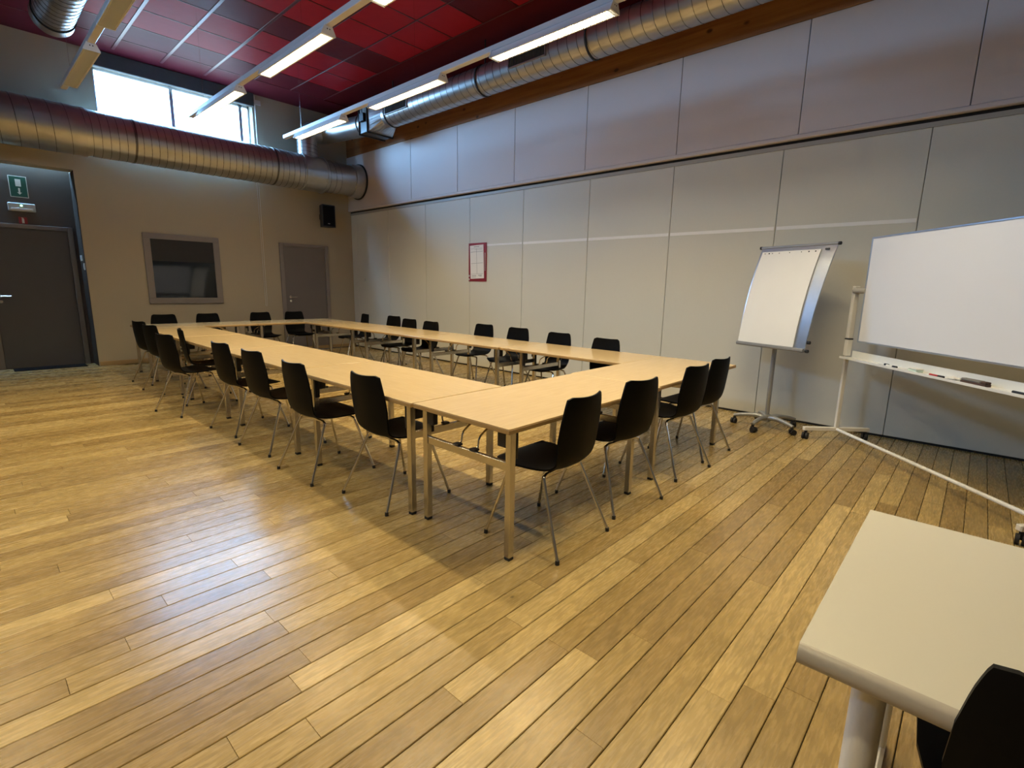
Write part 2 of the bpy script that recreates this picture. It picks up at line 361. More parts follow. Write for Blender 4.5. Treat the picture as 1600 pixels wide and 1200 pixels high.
# partition wall with folding panels
wall_right = struct(MB().box(XW+.03, XW+.3, Y0, YB+.2, -.2, ZC+.1).build('wall_right', 'gap'))
ys = [0.574 + 1.2705*k for k in range(-3, 9)]
ys = [Y0] + ys + [YB]
for a, b in zip(ys[:-1], ys[1:]):
    MB().bbox(XW, XW+.04, a+.003, b-.003, .022, 3.0, .003).build('folding_panel', 'panel', wall_right)
MB().box(XW+.005, XW+.03, Y0, YB, 0, .022).build('floor_seal', 'dark', wall_right)
MB().box(XW-.012, XW+.03, Y0, YB, 2.998, 3.043).build('track_rail', M['gap'], wall_right)
MB().box(XW+.0, XW+.03, Y0, YB, 3.043, 3.075).build('track_gap', 'dark', wall_right)
yu = [0.332 + 1.3715*k for k in range(-2, 7)]; yu = [Y0] + yu + [YB]
MB().box(XW-.02, XW+.03, Y0, YB, 3.12, 4.222).build('upper_backing', 'gap', wall_right)
for a, b in zip(yu[:-1], yu[1:]):
    MB().bbox(XW-.06, XW-.015, a+.0035, b-.0035, 3.122, 4.222, .003).build('upper_panel', 'upanel', wall_right)
MB().bbox(XW-.066, XW+.02, Y0, YB, 3.075, 3.122, .008).build('lower_bead', 'upanel', wall_right)
beam = tag(MB().bbox(XW-.055, XW+.04, Y0, YB, 4.224, 4.84, .01).build('wooden_beam', 'beam'), 'knotty brown timber beam running along the top of the right wall behind the round duct', 'beam')
MB().box(XW-.03, XW+.04, Y0, YB, 4.84, ZC+.05).build('upper_fascia', 'ceil_dark', wall_right)

# white marking strip along the panels
st = thing('marking_strip', 'thin white horizontal strip across the grey partition panels beside the red notice', 'strip')
yy = [y for y in ys if .5 < y < 6.6]
for k in range(len(yy)):
    a = yy[k]; b = yy[k+1] if k+1 < len(yy) else None
    if b is None: break
    MB().bbox(XW-.003, XW+.001, a+.012, b-.012, 2.150, 2.188, .001).build('strip_piece', 'stripe', st)
MB().bbox(XW-.003, XW+.001, yy[-1]+.012, 6.50, 2.156, 2.186, .001).build('strip_piece', 'stripe', st) if yy[-1] < 6.4 else None

# skirting of the back wall
bbk = struct(MB().bbox(1.51, XW-.002, YB-.014, YB-.001, .002, .075, .003).build('baseboard_back', 'base'))

# clerestory window ---------------------------------------------------------
win = struct(bpy.data.objects.new('window_1', None)); COL.objects.link(win)
fm = MB(); fy0, fy1 = YB+.17, YB+.23
fm.bbox(WX0, WX0+.05, fy0, fy1, WZ0, WZ1); fm.bbox(WX1-.19, WX1-.13, fy0, fy1, WZ0, WZ1); fm.bbox(WX0, WX1, fy0, fy1, WZ0, WZ0+.05); fm.bbox(WX0, WX1, fy0, fy1, WZ1-.04, WZ1)
fm.bbox(WX1-.03, WX1, fy0, fy1, WZ0, WZ1)
fm.build('window_frame', 'alu', win)
MB().bbox(2.985, 3.045, fy0-.01, fy1, WZ0+.04, WZ1-.03).build('mullion', 'alu', win)
for a, b in ((WX0+.05, 2.985), (3.045, WX1-.19), (WX1-.13, WX1-.03)):
    MB().box(a, b, fy0+.025, fy0+.033, WZ0+.05, WZ1-.04).build('pane', 'glass', win)
bl = thing('roller_blind', 'dark rolled-up blind box above the high bright window', 'blind', (3.11, YB-.05, 4.785))
MB().bbox(-1.23, 1.23, -.035, .045, .0, .235, .006).build('cassette', 'blindcloth', bl)
MB().tube([(1.245, -.03, .2), (1.245, -.03, -.72)], .008, 6).build('side_cord', 'rail', bl)
ch = tag(MB().tube([(4.315, YB-.012, 3.45), (4.318, YB-.012, 1.0), (4.335, YB-.012, .975), (4.352, YB-.012, 1.0), (4.350, YB-.012, 3.45)], .0045, 6).build('blind_chain', 'signwhite'), 'thin pale pull cord loop hanging down the back wall between dark window and door', 'cord')
tag(MB().bbox(4.393, 4.492, YB-.02, YB-.001, 4.85, 4.935, .004).build('wall_sensor', 'rail'), 'small pale square sensor on the dark upper wall right of the bright window', 'sensor')

# interior window
w2 = struct(bpy.data.objects.new('window_2', None)); COL.objects.link(w2); w2.location = (2.92, YB, 1.66)
f2 = MB(); A, B_ = .605, .615
f2.bbox(-A, A, -.03, .01, B_-.095, B_); f2.bbox(-A, A, -.03, .01, -B_, -B_+.105); f2.bbox(-A, -A+.105, -.0295, .01, -B_+.105, B_-.095); f2.bbox(A-.105, A, -.0295, .01, -B_+.105, B_-.095)
f2.build('window_frame', 'frame', w2)
MB().box(-.5, .5, -.012, -.004, -.51, .52).build('pane', 'glass_dark', w2)
MB().bbox(-.5, .5, -.0135, -.0125, .14, .52, .0004).build('drawn_blind', mat('black_blind', (.004, .005, .008), .5, var=.1), w2)

# doors --------------------------------------------------------------------
def lever(parent, x, y, z, d):
    h = MB(); h.cyl((x, y, z), (x, y-.012, z), .025, 16); h.tube(smooth_path([(x, y-.01, z), (x, y-.045, z), (x+d*.02, y-.055, z), (x+d*.12, y-.055, z)], 4), .009, 8)
    h.cyl((x, y, z-.085), (x, y-.010, z-.085), .024, 16); h.build('door_handle', 'chrome', parent)
d2 = struct(bpy.data.objects.new('door_2', None)); COL.objects.link(d2); d2.location = (5.21, YB, 0)
MB().bbox(-.455, .455, -.012, .01, .01, 2.215, .003).build('door_leaf', 'door', d2)
f = MB(); f.bbox(-.54, -.46, -.03, .01, 0, 2.28); f.bbox(.46, .54, -.03, .01, 0, 2.28); f.bbox(-.46, .46, -.0295, .01, 2.22, 2.28); f.build('door_frame', 'frame', d2)
lever(d2, -.365, -.012, 1.165, 1)
for z in (.25, 1.15, 2.0): MB().cyl((.458, -.036, z-.05), (.458, -.036, z+.05), .009, 10).build('hinge', 'steel', d2)
d1 = struct(bpy.data.objects.new('door_1', None)); COL.objects.link(d1); d1.location = (.88, 11.4, 0)
MB().bbox(-.49, .49, -.012, .01, .01, 2.22, .003).build('door_leaf', 'door_dark', d1)
f = MB(); f.bbox(-.565, -.495, -.04, .01, 0, 2.29); f.bbox(.495, .565, -.04, .01, 0, 2.29); f.bbox(-.495, .495, -.0395, .01, 2.225, 2.29); f.build('door_frame', 'door', d1)
lever(d1, -.425, -.012, 1.165, 1)

# ================================================================== TABLES
TT = .758; TL_, TW = 1.645, .80
def make_table():
    t = thing('folding_table', '', 'table')
    # tabletop: laminate slab with rounded wood edge; origin at the middle of one short end, table runs along +x
    MB().bbox(0.004, TL_-.004, -TW/2+.002, TW/2-.002, TT-.006, TT, .0015).build('tabletop', 'beech', t)
    MB().bbox(0.003, TL_-.003, -TW/2, TW/2, TT-.030, TT-.0055, .003).build('table_edge', 'beech_edge', t)
    for x in (.07, 1.335):
        for y in (-TW/2+.05, TW/2-.05):
            lg = MB().bbox(x-.02, x+.02, y-.02, y+.02, .018, TT-.031, .003).build('leg', 'steel', t)
            MB().bbox(x-.019, x+.019, y-.019, y+.019, 0, .019, .003).build('foot_cap', 'rubber', lg)
            s = 1 if x < .5 else -1
            q = -1 if y > 0 else 1
            hb = MB().bbox(x-.019, x+.019, min(y+q*.021, y+q*.082), max(y+q*.021, y+q*.082), TT-.125, TT-.031, .004)
            hb.bbox(min(x+s*.0205, x+s*.040), max(x+s*.0205, x+s*.040), y-.019, y+.019, TT-.185, TT-.031, .003); hb.build('hinge_block', 'blackp', t)
        MB().bbox(x-.012, x+.012, -TW/2+.071, TW/2-.071, .505, .553, .003).build('crossbar', 'steel', t)
        s = 1 if x < .5 else -1
        for y in (-.07, .07):
            MB().tube(smooth_path([(x+s*.0, y, .556), (x+s*.03, y, .57), (x+s*.05, y, .63), (x+s*.16, y, .69), (x+s*.20, y, TT-.034)], 3), .006, 6).build('folding_stay', 'chrome', t)
            MB().bbox(x-.016, x+.022, y-.022, y+.022, .5535, .5665, .002).build('stay_clip', 'blackp', t)
    index_kids(t); return t
proto = make_table(); first = [True]
def place_table(x, y, rz, label, group):
    t = proto if first[0] else copy_tree(proto); first[0] = False
    t.location = (x, y, 0); t.rotation_euler = (0, 0, rz); t['label'] = label; t['group'] = group; return t
XL, XR, YN = 1.79, 5.075, 1.655
G = 'folding tables set in a long rectangle'
place_table(XL, YN+TW/2, 0, 'folding table forming the near left corner of the rectangle, tip towards the camera', G)
place_table(XL+TL_, YN+.018+TW/2, R(.5), 'folding table forming the near right corner of the rectangle, next to the flipchart', G)
y = YN+TW+.008
names = ['first folding table of the left long side, joining the near left corner table',
         'second folding table of the left long side counted from the camera',
         'third folding table of the left long side counted from the camera',
         'farthest folding table of the left long side, joining the far row']
for k in range(4):
    place_table(XL-.008+TW/2+(.004*(k % 2)), y+k*1.655, R(90), names[k], G)
names = ['first folding table of the right long side, joining the near right corner table',
         'second folding table of the right long side counted from the camera',
         'third folding table of the right long side counted from the camera',
         'farthest folding table of the right long side, joining the far row']
for k in range(4):
    place_table(XR-TW/2-(.008*(k % 2)), y+.02+k*1.655, R(90), names[k], G)
yf = y+4*1.655+.006
place_table(XL, yf+TW/2, 0, 'folding table at the far left end of the rectangle, in front of the dark window', G)
place_table(XL+TL_, yf+TW/2, 0, 'folding table at the far right end of the rectangle, in front of the grey door', G)

# ================================================================== CHAIRS
PROF = [(-.262,.888),(-.257,.83),(-.243,.74),(-.228,.65),(-.212,.56),(-.185,.497),(-.135,.466),(-.05,.456),(.07,.462),(.17,.468),(.245,.465),(.290,.449)]
WID = [.328,.358,.386,.394,.376,.350,.352,.395,.455,.470,.455,.425]
CUR = [.040,.040,.038,.036,.030,.022,.014,.010,.008,.006,.004,.0]
def shell_mb():
    path = smooth_path([(0, a, b) for a, b in PROF], 3); n = len(path); m = 12; th = .0055
    def lerp(T, i): 
        t = i/3; k = min(int(t), len(T)-2); f = t-k; return T[k]*(1-f)+T[k+1]*f
    top = []; bot = []
    L_tot = n-1
    for i, p in enumerate(path):
        a = path[max(i-1, 0)]; b = path[min(i+1, n-1)]; t = (b-a).normalized(); nrm = Vector((0, -t.z, t.y)) * (1)
        nrm = Vector((0, -t.z, t.y))
        if nrm.z < 0 and i > n//2: nrm = -nrm
        # sitter side: +y at the back, +z on the seat
        nrm = Vector((0, -t.z, t.y)) if (-t.z) > 0 or t.y > 0 else Vector((0, t.z, -t.y))
        w_ = lerp(WID, i)/2; c = lerp(CUR, i)
        r0, r1 = [], []
        for k in range(m+1):
            u = -1+2*k/m; off = c*u*u
            base = p + Vector((u*w_, 0, 0)) + nrm*off
            # rounded corners at both ends of the shell
            if i < 4:
                base += t*( .016*(max(0, abs(u)-.78)/.22)**2 * (1-i/4) )
                base += Vector((0, 0, .008*u*u*(1-i/4)))
            if i > n-7:
                q = (i-(n-7))/6; base -= t*(.075*(max(0, abs(u)-.35)/.65)**2*q)
            r0.append(base+nrm*th); r1.append(base-nrm*th)
        top.append(r0); bot.append(r1)
    mb = MB(); vs = [v for r_ in top for v in r_] + [v for r_ in bot for v in r_]; W = m+1; N0 = n*W; fs = []
    for i in range(n-1):
        for k in range(m):
            fs.append((i*W+k, i*W+k+1, (i+1)*W+k+1, (i+1)*W+k)); fs.append((N0+i*W+k, N0+(i+1)*W+k, N0+(i+1)*W+k+1, N0+i*W+k+1))
    for i in range(n-1):
        for k in (0, m): fs.append((i*W+k, (i+1)*W+k, N0+(i+1)*W+k, N0+i*W+k))
    for k in range(m):
        for i in (0, n-1): fs.append((i*W+k, i*W+k+1, N0+i*W+k+1, N0+i*W+k))
    return mb.add(vs, fs, True)
def make_chair():
    t = thing('stacking_chair', '', 'chair')
    shell_mb().build('seat_shell', 'black', t)
    f = MB()
    f.bbox(-.075, .075, -.10, .11, .438, .449, .003)
    f.tube([(-.145, -.085, .436), (.145, -.085, .436)], .0095, 8); f.tube([(-.155, .145, .436), (.155, .145, .436)], .0095, 8)
    f.build('under_frame', 'chrome', t)
    for sx in (-1, 1):
        for sy in (-1, 1):
            yt = .145 if sy > 0 else -.085; yb = .268 if sy > 0 else -.262
            lg = MB().tube(smooth_path([(sx*.13, yt, .436), (sx*.165, yt+sy*.004, .430), (sx*.186, yt+sy*.016, .402), (sx*.225, (yt+yb)/2+sy*.01, .2), (sx*.262, yb, .014)], 4), .0098, 8).build('leg', 'chrome', t)
            MB().cyl((sx*.2622, yb, 0), (sx*.2605, yb-sy*.001, .024), .0122, 8).build('foot_cap', 'rubber', lg)
    index_kids(t); return t
cproto = make_chair(); cf = [True]
def place_chair(tx, ty, head, label, group, cat='chair'):
    """tx,ty: floor point under the middle of the backrest top; head: direction the chair faces, degrees from +y clockwise"""
    c = cproto if cf[0] else copy_tree(cproto); cf[0] = False
    a = R(-head); fx, fy = math.sin(R(head)), math.cos(R(head))
    c.location = (tx+fx*.262, ty+fy*.262, 0); c.rotation_euler = (0, 0, a); c['label'] = label; c['group'] = group; return c
ordn = ['nearest the camera', 'second from the camera', 'third from the camera', 'fourth from the camera', 'fifth from the camera', 'sixth from the camera', 'seventh from the camera', 'farthest from the camera']
Ls = [(1.69, 2.885, 89), (1.575, 3.68, 88), (1.60, 4.53, 84), (1.60, 5.30, 84), (1.42, 6.45, 77), (1.73, 7.02, 101), (1.60, 7.90, 77), (1.64, 8.68, 76)]
for k, (x, y, h) in enumerate(Ls):
    lab = f'black shell chair on the left long side of the tables, {ordn[k]}'
    if k == 5: lab = 'black shell chair turned slightly askew on the left long side, sixth from the camera'
    place_chair(x, y, h, lab, 'black chairs along the left long side')
Rs = [(5.115, 3.17, -91), (5.27, 3.98, -93), (5.42, 4.83, -96), (5.49, 5.60, -95), (5.17, 6.50, -93), (5.24, 7.18, -94), (5.50, 8.02, -96), (5.38, 8.80, -80)]
for k, (x, y, h) in enumerate(Rs):
    lab = f'black shell chair between the tables and the partition wall, {ordn[k]}'
    if k == 7: lab = 'narrow looking black shell chair turned askew farthest along the partition wall'
    place_chair(x, y, h, lab, 'black chairs along the partition wall side')
Fs = [(2.335, 10.25, 184), (3.01, 10.27, 182), (3.93, 10.29, 184), (4.58, 10.27, 183)]
fn = ['below the left part of the dark window', 'below the right edge of the dark window', 'below the thin pull cord', 'in front of the grey door']
for k, (x, y, h) in enumerate(Fs):
    place_chair(x, y, h, f'black shell chair at the far end, {fn[k]}', 'black chairs at the far end')
Ns = [(2.265, 1.49, -2), (2.955, 1.52, 8), (3.86, 1.53, 6), (4.44, 1.565, 4)]
nn = ['nearest the camera by the front table corner', 'second from the front corner', 'third from the front corner', 'beside the right end towards the flipchart']
for k, (x, y, h) in enumerate(Ns):
    place_chair(x, y, h, f'black shell chair on the near short side, {nn[k]}', 'black chairs along the near short side')
c = place_chair(1.005, -.258, 90, 'black shell chair pushed under the cream table in the bottom right corner', 'chair at the cream table')
del c['group']

# ================================================================== CREAM TABLE (bottom right)
t = thing('cream_table', 'cream laminate table with rounded front edge in the bottom right corner', 'table', (1.064, .178, 0))
W_, L_ = .905, 1.75
MB().bbox(.018, W_, -L_, 0, TT-.006, TT, .0015).build('tabletop', 'laminate', t)
pr = [(.020+.020*math.cos(R(90+a_))*1.0, TT-.0225+.0225*math.sin(R(90+a_))) for a_ in range(0, 181, 12)] + [(W_, TT-.045), (W_, TT-.006), (.020, TT-.006)]
MB().prism(pr, lambda p: (p[0], -.001, p[1]), lambda p: (p[0], -L_+.001, p[1])).smooth().build('table_edge', 'lam_edge', t)
for yl in (-.12, -L_+.2):
    lg = MB(); lg.cyl((.095, yl, .03), (.095, yl, TT-.046), .030, 20); lg.build('leg', 'cream', t)
    lg = MB(); lg.cyl((W_-.12, yl, .03), (W_-.12, yl, TT-.046), .030, 20); lg.build('leg', 'cream', t)
    MB().bbox(.05, W_-.07, yl-.03, yl+.03, .0, .034, .01).build('foot_bar', 'cream', t)
    MB().bbox(.125, W_-.15, yl-.012, yl+.012, TT-.10, TT-.046, .004).build('top_rail', 'cream', t)

# ================================================================== FLIPCHART
def castor(parent, x, y, ztop, r=.030, ang=0, name='castor'):
    m = MB(); dx, dy = math.cos(ang), math.sin(ang); px, py = -dy, dx
    for s in (-1, 1):
        cx, cy = x+px*s*.016+dx*.015, y+py*s*.016+dy*.015
        m.cyl((cx-px*.010, cy-py*.010, r), (cx+px*.010, cy+py*.010, r), r, 16)
    m.bbox(x-.013, x+.013, y-.013, y+.013, r+.004, ztop, .003)
    m.tube([(x+dx*.01, y+dy*.01, r), (x-dx*.02, y-dy*.02, r*1.9)], .014, 8)
    return m.build(name, 'rubber', parent)
BX, BY = 5.86, 1.57
fc = thing('flipchart_stand', 'grey mobile flipchart easel on a five-castor star base beside the whiteboard', 'flipchart', (BX, BY, 0))
for k in range(5):
    a = R(101+72*k); ex, ey = math.cos(a)*.33, math.sin(a)*.33
    lg = MB().tube(smooth_path([(0, 0, .105), (ex*.35, ey*.35, .122), (ex*.75, ey*.75, .108), (ex, ey, .088)], 4), .02, 10, rads=[.026]*5+[.022]*5+[.018]*3).build('base_leg', 'alu_grey', fc)
    castor(lg, ex*.97, ey*.97, .085, .030, a+1.2)
MB().cyl((0, 0, .075), (0, 0, .145), .042, 20).build('base_hub', 'alu_grey', fc)
MB().cyl((0, 0, .14), (0, 0, 1.15), .023, 20).build('pole', 'alu_grey', fc)
th, ti = .376, .254
wv = Vector((math.sin(th), math.cos(th), 0)); nv = Vector((-wv.y, wv.x, 0)); uv = Vector((0,0,math.cos(ti))) - nv*math.sin(ti); nn_ = wv.cross(uv).normalized()
if nn_.dot(nv) < 0: nn_ = -nn_
org = Vector((5.685-BX, 1.582-BY, .903)); HB = 1.066
def bp_(a, h, n=0.):     # a along width (+ is the left/far end), h up the board, n towards the viewer
    return org + wv*a + uv*h + nn_*n
def bow(h): q = h/HB; return .16*q*(1-q)
# pole bracket
MB().tube([(0, 0, 1.12), bp_(0, .33, bow(.33)-.03)], .018, 10).build('tilt_bracket', 'blackp', fc)
def sheet(w0, w1, h0, h1, n0, n1, lean=0, off=0., wav=0):
    mb = MB(); K = 24; C = 2; vs = []
    for side in (n1, n0):
        for i in range(K+1):
            h = h0+(h1-h0)*i/K; q = i/K; ww = (w0*(1-q)+w1*q)/2
            for c_ in range(C+1):
                a = -ww+2*ww*c_/C
                vs.append(bp_(a+off, h, side+bow(h) + (wav*math.sin(q*75)*max(0, .42-q)*2 if side == n1 else 0)))
    W = C+1; N0 = (K+1)*W; fs = []
    for i in range(K):
        for c_ in range(C):
            fs.append((i*W+c_, i*W+c_+1, (i+1)*W+c_+1, (i+1)*W+c_)); fs.append((N0+i*W+c_, N0+(i+1)*W+c_, N0+(i+1)*W+c_+1, N0+i*W+c_+1))
        for c_ in (0, C): fs.append((i*W+c_, (i+1)*W+c_, N0+(i+1)*W+c_, N0+i*W+c_))
    for c_ in range(C):
        for i in (0, K): fs.append((i*W+c_, i*W+c_+1, N0+i*W+c_+1, N0+i*W+c_))
    return mb.add(vs, fs, True)
sheet(.78, .83, .01, HB-.01, -.012, 0).build('metal_board', 'alu', fc)
tb_ = MB(); tb_.tube([bp_(-.42, HB, bow(HB)), bp_(.42, HB, bow(HB))], .014, 10); tb_.build('top_bar', 'alu_grey', fc)
for s in (-1, 1): MB().tube([bp_(s*.42, HB, .0), bp_(s*.44, HB, .0)], .017, 10).build('end_cap', 'blackp', fc)
MB().tube([bp_(-.39, .0, .012), bp_(.39, .0, .012)], .020, 8).build('pen_tray', 'alu_grey', fc)
for a, h in ((-.405, .0), (-.40, .085)): MB().tube([bp_(a, h, .0), bp_(a-.025, h, .0)], .017, 10).build('knob', 'blackp', fc)
hk = MB().bbox(-.02, .02, -.008, .008, -.008, .008, .002)
hk.xf(Matrix.Translation(bp_(-.335, HB-.055, bow(HB-.05)+.01)) @ Matrix((wv, nn_, uv)).transposed().to_4x4()); hk.build('pad_clamp', 'blackp', fc)
pad = sheet(.655, .655, .02, HB-.055, .004, .014, off=.053, wav=.014).build('paper_pad', 'paper')
pad.location = (BX, BY, 0)
tag(pad, 'curled white paper pad hanging on the grey flipchart easel', 'paper')
for a in (-.28, -.21, -.13, .0, .12, .20, .24, .29):
    k = MB(); k.tube([bp_(a+.053, HB-.075, bow(HB-.075)+.0142), bp_(a+.053, HB-.075, bow(HB-.075)+.0165)], .0075 if abs(a) in (.24, .21, .28) else .005, 8)
    k.build('punch_hole', 'blackp', pad)

# ================================================================== MOBILE WHITEBOARD
P0 = Vector((5.90, .92, 0)); UW = Vector((-.744, -.668, 0)).normalized(); VF = Vector((UW.y, -UW.x, 0)).normalized()
if VF.dot(-P0) < 0: VF = -VF
wbt = thing('mobile_whiteboard', 'large white pivoting whiteboard on a cream wheeled frame at the right edge', 'whiteboard', tuple(P0))
def wp(s, z, v=0.): return UW*s + VF*v + Vector((0, 0, z))
def wbox(s0, s1, v0, v1, z0, z1, b=.003):
    m = MB().bbox(s0, s1, v0, v1, z0, z1, b); m.xf(Matrix((UW, VF, Vector((0,0,1)))).transposed().to_4x4()); return m
LW = 2.16; FD = (UW*-.0 + VF).normalized()
for s in (0, LW):
    q = wbox(s-.016, s+.016, -.018, .018, .125, .92, .004).build('post', 'cream', wbt)
    wbox(s-.024, s+.024, -.026, .026, .86, 1.02, .005).build('post_sleeve', 'cream', wbt)
    wbox(s-.026, s+.026, -.028, .028, 1.02, 1.03, .002).build('collar', 'blackp', wbt)
    wbox(s-.022, s+.022, -.024, .024, 1.03, 1.535, .005).build('upper_post', 'cream', wbt)
    sg = 1 if s == 0 else -1
    pv = MB(); pv.tube([wp(s+sg*.012, 1.49, .02), wp(s+sg*.15, 1.49, .0)], .026, 12); pv.build('pivot_knob', 'cover', wbt)
    fl = .33 if s == 0 else .24
    ft = wbox(s-.02, s+.02, -.33, fl, .085, .125, .005).build('foot_bar', 'cream', wbt)
    for e in (-.30, fl-.03):
        q = wp(s, 0, e); castor(ft, q.x, q.y, .085, .034, math.atan2(VF.y, VF.x)+.8)
MB().tube([wp(.02, .105), wp(LW-.02, .105)], .0155, 12).build('lower_crossbar', 'white', wbt)
wbox(.15, LW-.15, -.008, .008, 1.02, 1.965, .002).build('writing_panel', 'board', wbt)
fr = MB(); 
for a in ((.14, LW-.14, 1.008, 1.022), (.14, LW-.14, 1.963, 1.977)):
    k = wbox(a[0], a[1], -.013, .013, a[2], a[3], .002); fr.add(k.v, k.f)
for a in ((.138, .152), (LW-.152, LW-.138)):
    k = wbox(a[0], a[1], -.0128, .0128, 1.022, 1.963, .002); fr.add(k.v, k.f)
fr.build('board_frame', 'alu', wbt)
tr = MB()
for k in (wbox(.026, LW-.026, -.035, .085, .843, .849, .001), wbox(.026, LW-.026, -.042, -.034, .843, .912, .001), wbox(.026, LW-.026, .082, .088, .838, .858, .001)): tr.add(k.v, k.f)
tr.build('pen_tray', 'white', wbt)
def on_tray(s, v, m, label, cat, name):
    loc = P0 + wp(s, .8495, v); o = m.build(name, m.mt, None, loc=tuple(loc)); tag(o, label, cat); return o
Wrot = Matrix((UW, VF, Vector((0,0,1)))).transposed().to_4x4()
def pen(L_, mt, name, label, s, v, col_cap):
    t_ = thing(name, label, 'marker', tuple(P0 + wp(s, .8495, v)), math.atan2(UW.y, UW.x))
    MB().cyl((0, 0, .009), (L_*.62, 0, .009), .0085, 10).build('barrel', mt, t_)
    MB().cyl((L_*.62, 0, .009), (L_, 0, .009), .0092, 10).build('cap', col_cap, t_)
pen(.12, 'white', 'whiteboard_marker', 'white marker with black cap lying leftmost in the whiteboard tray', .50, .03, 'blackp')
pen(.12, 'white', 'whiteboard_marker', 'white marker with black cap, second from the left in the whiteboard tray', .63, .055, 'blackp')
pen(.13, 'redink', 'whiteboard_marker', 'red marker lying in the whiteboard tray left of the eraser', 1.10, .055, 'blackp')
o = thing('magnet_box', 'small pale green clear plastic box in the middle of the whiteboard tray', 'box', tuple(P0+wp(.93, .8495, .035)), math.atan2(UW.y, UW.x))
MB().bbox(-.045, .045, -.03, .03, 0, .022, .004).build('box_base', 'clear', o); MB().bbox(-.047, .047, -.032, .032, .022, .03, .003).build('box_lid', 'white', o)
o = thing('cloth_scrap', 'crumpled white tissue in the whiteboard tray left of the eraser', 'tissue', tuple(P0+wp(1.27, .8495, .02)))
cm = MB(); K = 7; vs = []
for i in range(K+1):
    for j in range(K+1):
        vs.append((-.05+.1*i/K, -.04+.08*j/K, .004+.022*abs(math.sin(i*1.7+j*2.3))*(1-abs(i/K-.5)-abs(j/K-.5)*.8)+.002))
cm.add(vs, [(i*(K+1)+j, (i+1)*(K+1)+j, (i+1)*(K+1)+j+1, i*(K+1)+j+1) for i in range(K) for j in range(K)], True)
cm.build('tissue_sheet', 'paper', o)
o = thing('board_eraser', 'brown felt whiteboard eraser with grey grip lying in the whiteboard tray', 'eraser', tuple(P0+wp(1.48, .8495, .04)), math.atan2(UW.y, UW.x)+.05)
MB().bbox(-.095, .095, -.024, .024, 0, .018, .003).build('felt_pad', 'felt', o); MB().bbox(-.095, .055, -.022, .022, .018, .036, .005).build('grip', 'felt_top', o)
MB().bbox(.056, .094, -.023, .023, .0182, .034, .004).build('grip_end', 'felt', o)
pen(.12, 'blackp', 'whiteboard_marker', 'black marker in the whiteboard tray at the right picture edge', 1.76, .045, 'blackp')

# ================================================================== DUCTS
def spiral(pts_fn, L_, r, pitch, n=20, a0=0, rr=.0042, r1=None):
    """helical lock seam around a straight duct; pts_fn(t, dir) -> point"""
    mb = MB(); turns = L_/pitch; K = max(8, int(turns*n)); pts = []
    for i in range(K+1):
        s = i/K*L_; a = a0+2*math.pi*turns*i/K; rad = r if r1 is None else r+(r1-r)*s/L_; pts.append(pts_fn(s, a, rad))
    return mb.tube(pts, rr, 4)
# 1 big duct along the back wall
DY, DZ, DR = 10.44, 3.655, .333
dt = thing('large_round_duct', 'large galvanised spiral duct along the back wall below the bright window', 'duct', (0, DY, DZ))
def ring(mb, x, r0, r1, wd=.02, n=40, axis='x', c=(0, 0)):
    pts = [(r0, 0), (r1, 0), (r1, wd), (r0, wd)]; vs = []; fs = []
    for k in range(n):
        a = 2*math.pi*k/n
        for (r_, d) in pts:
            q = (x+d, c[0]+r_*math.cos(a), c[1]+r_*math.sin(a)) if axis == 'x' else (c[0]+r_*math.cos(a), x+d, c[1]+r_*math.sin(a))
            vs.append(q)
    for k in range(n):
        k2 = (k+1) % n
        for i in range(4): fs.append((k*4+i, k*4+(i+1) % 4, k2*4+(i+1) % 4, k2*4+i))
    return mb.add(vs, fs, True)
segs = [(.56, 1.62, DR+.012, .19), (1.62, 4.98, DR, .105), (5.42, 5.80, DR-.022, .12)]
for a, b, r_, pit in segs:
    s_ = MB().cyl((a, 0, 0), (b, 0, 0), r_, 56).build('duct_section', 'galv', dt)
    spiral(lambda s, an, rad, a=a: (a+s, rad*math.cos(an), rad*math.sin(an)), b-a, r_+.001, pit, 28).build('spiral_seam', 'galv_dark', s_)
MB().cyl((4.98, 0, 0), (5.42, 0, 0), DR+.008, 56).build('smooth_sleeve', 'galv', dt)
for x_, r_ in ((5.40, .022), (4.97, .014), (1.60, .020)): ring(MB(), x_, DR-.03, DR+r_, .03).build('clamp_ring', 'galv', dt)
MB().cyl((5.80, 0, 0), (6.10, 0, 0), DR-.028, 48).build('duct_section', 'galv', dt)
m_ = MB(); m_.tube([(6.06, 0, 0), (6.26, 0, 0)], .3, 48, True, [DR+.0, DR+.015]); m_.build('end_collar', 'galv', dt)
m_ = MB(); ring(m_, 6.262, DR-.05, DR+.035, .025); m_.build('gasket_ring', 'rubber', dt)
m_ = MB(); ring(m_, .545, DR-.02, DR+.03, .035); ring(m_, .52, DR-.05, DR+.05, .02); m_.build('flange', 'galv', dt)
# left elbow going up
el = smooth_path([(.52, 0, 0), (.36, 0, .02), (.16, 0, .16), (.05, 0, .40), (.04, 0, 1.36)], 5)
MB().tube(el, .3, 40, True, [.33]*len(el)).build('elbow', 'galv', dt)
# wall brackets
for x in (2.2, 4.4):
    m_ = MB(); ring(m_, x, DR+.0, DR+.006, .03); m_.bbox(x, x+.03, .33, YB-DY-.0, -.02, .02); m_.build('wall_bracket', 'galv_dark', dt)

